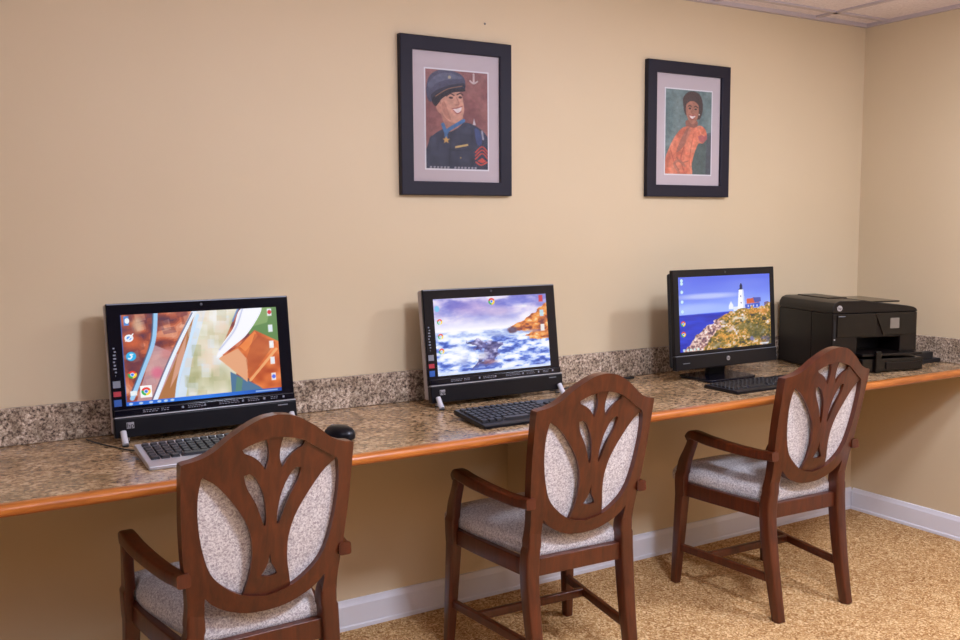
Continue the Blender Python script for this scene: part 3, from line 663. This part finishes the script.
sweep('cable', [(0, .052, .008), (.0, .085, .003), (-.03, .13, .003), (-.10, .17, .003), (-.16, .25, .003)], [(.0035, .0035)]*5, RUBBER, mo, side=(0, 0, 1), round_=True)
pn = sweep('black_stick', [(2.20, -.055, .766), (2.30, -.068, .766), (2.362, -.078, .766)], [(.009, .009)]*3, RUBBER, round_=True, side=(0, 0, 1))  # thin black stick, not identified further
tag(pn, 'thin black stick lying on the counter by the backsplash', 'black_stick')
cb = sweep('power_cable', [(1.93, -.13, .7635), (2.0, -.12, .7635), (2.08, -.10, .7635), (2.18, -.055, .7635)], [(.005, .005)]*4, RUBBER, side=(0, 0, 1), round_=True)
tag(cb, 'thin black cable on the counter right of the middle computer', 'cable')

# ================================================================= PRINTER
pr = empty('printer', (3.35, -.272, .7605), -.286); tag(pr, 'bulky black inkjet printer in the corner of the counter', 'printer')
hw, hd = .197, .19
bm = bmesh.new()
bx(bm, -hw, hw, -hd+.14, hd, .004, .236)                      # rear mass
bx(bm, -hw, -hw+.115, -hd, -hd+.14, .004, .236)                # left cheek
bx(bm, hw-.080, hw, -hd, -hd+.14, .060, .236)                  # right cheek
bx(bm, -hw+.115, hw-.080, -hd, -hd+.14, .136, .236)            # panel above the opening
from_bm('body', bm, PRNBLK, pr, bev=.004)
bm = bmesh.new()
bx(bm, -hw+.115, hw-.080, -hd+.132, -hd+.1395, .05, .136); from_bm('opening_back', bm, BLKMATT, pr)
lp_ = [(-hw-.002, .237), (-hw-.001, .262), (-hw+.010, .279), (-hw+.030, .287), (-.06, .286), (.05, .272), (hw-.05, .262), (hw-.02, .256), (hw-.006, .249), (hw-.001, .241), (hw, .237)]
bm = bmesh.new(); A = [bm.verts.new((x, -hd-.001, z)) for x, z in lp_]; B = [bm.verts.new((x, hd, z)) for x, z in lp_]; n = len(lp_)
for i in range(n): bm.faces.new((A[i], A[(i+1) % n], B[(i+1) % n], B[i]))
bm.faces.new(A[::-1]); bm.faces.new(B); from_bm('lid', bm, PRNBLK, pr, bev=.004)
box('document_feeder', -.13, -.04, -.06, .16, .2845, .291, PRNBLK, pr, bev=.003)
box('feeder_flap', .0, .135, -.16, .10, .2745, .2805, PRNGLOSS, pr, bev=.002); box('flap_hinge', .01, .05, -.12, .10, .268, .2755, PRNBLK, pr, bev=.002)
fp = box('front_panel', -hw+.02, .005, -hd-.004, -hd, .142, .234, PRNGLOSS, pr, bev=.0015)
cp = [(-.005, .236), (.188, .236), (.188, .146), (.035, .146)]
bm = bmesh.new(); A = [bm.verts.new((x, -hd-.007, z)) for x, z in cp]; B = [bm.verts.new((x, -hd, z)) for x, z in cp]
for i in range(4): bm.faces.new((A[i], A[(i+1) % 4], B[(i+1) % 4], B[i]))
bm.faces.new(A[::-1]); bm.faces.new(B); c_ = from_bm('control_panel', bm, PRNGLOSS, pr, bev=.0015)
box('display', .064, .106, -hd-.0085, -hd-.007, .172, .214, LCDG, c_)
lg = lathe('logo_disc', [(0, 0), (.0115, 0), (.0115, .001), (0, .0012)], SILVER, pr, 20); lg.rotation_euler = (PI/2, 0, 0); lg.location = (-hw+.030, -hd-.0012, .258)
text('logo', 'hp', .015, PRNBLK, pr, (-hw+.030, -hd-.0028, .258), (PI/2, 0, 0), .0003)
box('name_mark', -hw+.024, -hw+.055, -hd-.0045, -hd-.004, .224, .227, GREYS, pr)
box('card_slot', -hw+.006, -hw+.014, -hd-.001, -hd+.001, .12, .21, RUBBER, pr); box('status_light', -hw+.007, -hw+.013, -hd-.002, -hd-.001, .130, .136, SILVER, pr)
ot = box('output_tray', -.088, .190, -hd-.045, -hd+.12, .066, .076, PRNBLK, pr, bev=.002)
box('tray_catch', -.035, -.008, -hd-.058, -hd-.046, .0, .088, PRNGLOSS, ot, bev=.004)
it = box('input_tray', -.088, .195, -hd-.045, -hd+.12, .004, .056, PRNGLOSS, pr, bev=.004)
box('tray_lip', .02, .185, -hd-.050, -hd-.045, .012, .042, PRNBLK, it, bev=.002)
for a in (-.15, .15):
    for b in (-.12, .15): box('foot', a-.015, a+.015, b-.015, b+.015, 0, .0045, RUBBER, pr)

st = empty('stapler', (3.600, -.430, .7605), 0.0); tag(st, 'small flat black stapler on the counter between printer and right wall', 'stapler')
box('base', 0, .148, -.018, .018, 0, .017, BLKMATT, st, bev=.002); box('body', -.01, .100, -.016, .016, .018, .048, BLKMATT, st, bev=.003); box('hinge', 0, .02, -.014, .014, .016, .019, METAL, st)

# ================================================================= CHAIRS
def make_chair():
    r = empty('armchair', (0, 0, 0))
    T = lambda x, z, d: (x, -.2-.196*(z-.36)+d-.024*max(0, 1-(x/.2)**2)*min(1, (z-.42)/.12), z)
    mir = lambda h: [(x, z) for x, z in h]+[(-x, z) for x, z in h[::-1] if abs(x) > 1e-6]
    def sm(h, n=4): return [(p.x, p.y) for p in crom([(a, b, 0) for a, b in h], n)]
    # outer outline, right half from bottom centre up to the crest
    outer = sm([(0, .446), (.05, .451), (.098, .470), (.130, .492), (.148, .512)])
    outer += sm([(.149, .50), (.147, .47), (.147, .44)])
    outer += sm([(.188, .44), (.186, .49), (.190, .54), (.198, .61), (.204, .70), (.206, .78), (.207, .838)])
    outer += [(.206, .844)] + sm([(.198, .847), (.172, .853), (.14, .868), (.10, .900), (.06, .925), (.03, .937), (0, .941)])
    hole = sm([(0, .488), (.055, .501), (.10, .530), (.137, .572), (.157, .632), (.168, .70), (.170, .76), (.164, .806)])+sm([(.160, .813), (.12, .838), (.078, .866), (.045, .880), (0, .889)])
    ded = lambda l: [p for i, p in enumerate(l) if i == 0 or (abs(p[0]-l[i-1][0])+abs(p[1]-l[i-1][1])) > 1e-5]
    outer, hole = ded(outer), ded(hole)
    def place(bm, d0):
        for v in bm.verts: v.co = T(v.co.x, v.co.y, d0+v.co.z)
        return bm
    from_bm('backrest_frame', place(shape2d([mir(outer), mir(hole)], .032), 0), CHERRY, r, bev=.0045, seg=3, ang=50)
    # raised bead round the opening (inner ring)
    # lyre-shaped splat
    sp = [(0, .484), (.030, .488), (.060, .498)]+sm([(.056, .515), (.045, .571), (.044, .629), (.058, .683), (.088, .735), (.127, .785), (.158, .808)])
    sp += [(.166, .820)]+sm([(.12, .846), (.078, .873)])+sm([(.070, .856), (.050, .846), (.034, .832), (.020, .811)])+sm([(.0135, .835), (.014, .86), (.022, .893)])+[(0, .897)]
    slot = sm([(.069, .803), (.061, .772), (.038, .729), (.017, .672), (.0135, .70), (.022, .750), (.040, .790), (.056, .806)], 4)
    sR = ded(slot); sL = [(-x, z) for x, z in sR][::-1]
    tri = sm([(0, .606), (-.004, .575), (-.020, .545)])+sm([(0, .540), (.020, .545), (.004, .575)])
    from_bm('splat', place(shape2d([mir(ded(sp)), sR, sL, ded(tri)], .010), .006), CHERRY, r, smooth=True, ang=40)
    # upholstered back panel
    full = mir(hole); cz = .69
    def inset(k, d): return [T(x*k, cz+(z-cz)*k, d) for x, z in full]
    bm = bmesh.new(); loops(bm, [inset(1.004, .018), inset(1.004, .035), inset(.97, .043), inset(.85, .049), inset(.5, .052)])
    from_bm('back_cushion', bm, FABRIC, r, smooth=True, ang=60)
    for s in (-1, 1):
        sweep('leg', [(s*.166, -.257, 0), (s*.166, -.236, .10), (s*.168, -.214, .22), (s*.169, -.200, .34), (s*.1655, -.201, .42), (s*.1655, -.204, .455), (s*.167, -.2125, .49), (s*.169, -.219, .53)],
              [(.033, .036), (.036, .040), (.040, .045), (.043, .047), (.044, .046), (.043, .042), (.034, .026), (.028, .020)], CHERRY, r, r=.16)
        sweep('leg', [(s*.232, .200, 0), (s*.230, .199, .03), (s*.223, .191, .20), (s*.216, .182, .385)],
              [(.026, .028), (.029, .031), (.036, .038), (.040, .046)], CHERRY, r, r=.14)
        sweep('arm_support', [(s*.226, .180, .335), (s*.228, .178, .40), (s*.230, .166, .455), (s*.236, .138, .505), (s*.240, .116, .545), (s*.241, .110, .570)],
              [(.026, .050), (.027, .052), (.027, .050), (.027, .040), (.028, .036), (.029, .038)], CHERRY, r, r=.2)
        sweep('armrest', [(s*.242, .134, .564), (s*.242, .112, .579), (s*.241, .085, .580), (s*.236, .02, .573), (s*.224, -.08, .567), (s*.211, -.17, .565), (s*.200, -.225, .567), (s*.198, -.252, .569)],
              [(.028, .022), (.036, .032), (.038, .036), (.038, .035), (.036, .033), (.034, .032), (.032, .032), (.032, .032)], CHERRY, r, r=.2)
        sweep('side_rail', [(s*.172, -.185, .360), (s*.192, -.05, .360), (s*.205, .07, .358), (s*.211, .170, .356)], [(.022, .052)]*4, CHERRY, r, side=(1, 0, 0), r=.15)
        sweep('stretcher', [(s*.167, -.225, .135), (s*.194, -.01, .135), (s*.222, .192, .135)], [(.018, .026)]*3, CHERRY, r, r=.18)
    bm = bmesh.new(); bx(bm, -.155, .155, -.208, -.184, .334, .386); from_bm('rear_rail', bm, CHERRY, r, bev=.002)
    sweep('front_rail', [(-.205, .190, .358), (-.1, .206, .358), (0, .210, .358), (.1, .206, .358), (.205, .190, .358)], [(.052, .022)]*5, CHERRY, r, side=(0, 0, 1), r=.15)
    sweep('stretcher', [(-.203, .06, .135), (0, .06, .135), (.203, .06, .135)], [(.018, .026)]*3, CHERRY, r, side=(0, 1, 0), r=.18)
    # seat cushion
    o = crom([(-.134, -.184, 0), (-.142, -.174, 0), (-.160, -.130, 0), (-.190, 0, 0), (-.206, .11, 0), (-.209, .17, 0), (-.228, .216, 0), (-.216, .234, 0), (-.12, .246, 0), (0, .250, 0), (.12, .246, 0), (.216, .234, 0), (.228, .216, 0), (.209, .17, 0), (.206, .11, 0), (.190, 0, 0), (.160, -.130, 0), (.142, -.174, 0), (.134, -.184, 0), (0, -.185, 0)], 3, True)
    def ins(k, z): return [(p.x*k, .03+(p.y-.03)*k, z) for p in o]
    bm = bmesh.new(); loops(bm, [ins(.96, .378), ins(.995, .384), ins(1.005, .398), ins(1.0, .418), ins(.97, .434), ins(.90, .446), ins(.75, .455), ins(.5, .460), ins(.2, .462)])
    from_bm('seat_cushion', bm, FABRIC, r, smooth=True, ang=70)
    done = set()
    for c in r.children:
        if c.data.name in done: continue
        done.add(c.data.name)
        for v in c.data.vertices:
            z = v.co.z; v.co.z = z*(.352/.34) if z < .34 else z+.012-.008*(z-.34)/.6
            if z > .42: v.co.x *= .98
    return r
ch = make_chair()
spots = [((.655, -.546), .033, 'dark cherry armchair with pale patterned seat before the left computer'),
         ((1.646, -.490), -.042, 'dark cherry armchair with pale patterned seat before the middle computer'),
         ((2.641, -.477), -.042, 'dark cherry armchair with pale patterned seat before the right computer, all legs in view')]
for i, ((x, y), a, lab) in enumerate(spots):
    c = ch if i == 0 else copy_tree(ch)
    c.location = (x, y, 0); c.rotation_euler = (0, 0, a); tag(c, lab, 'chair', 'armchairs along the counter')
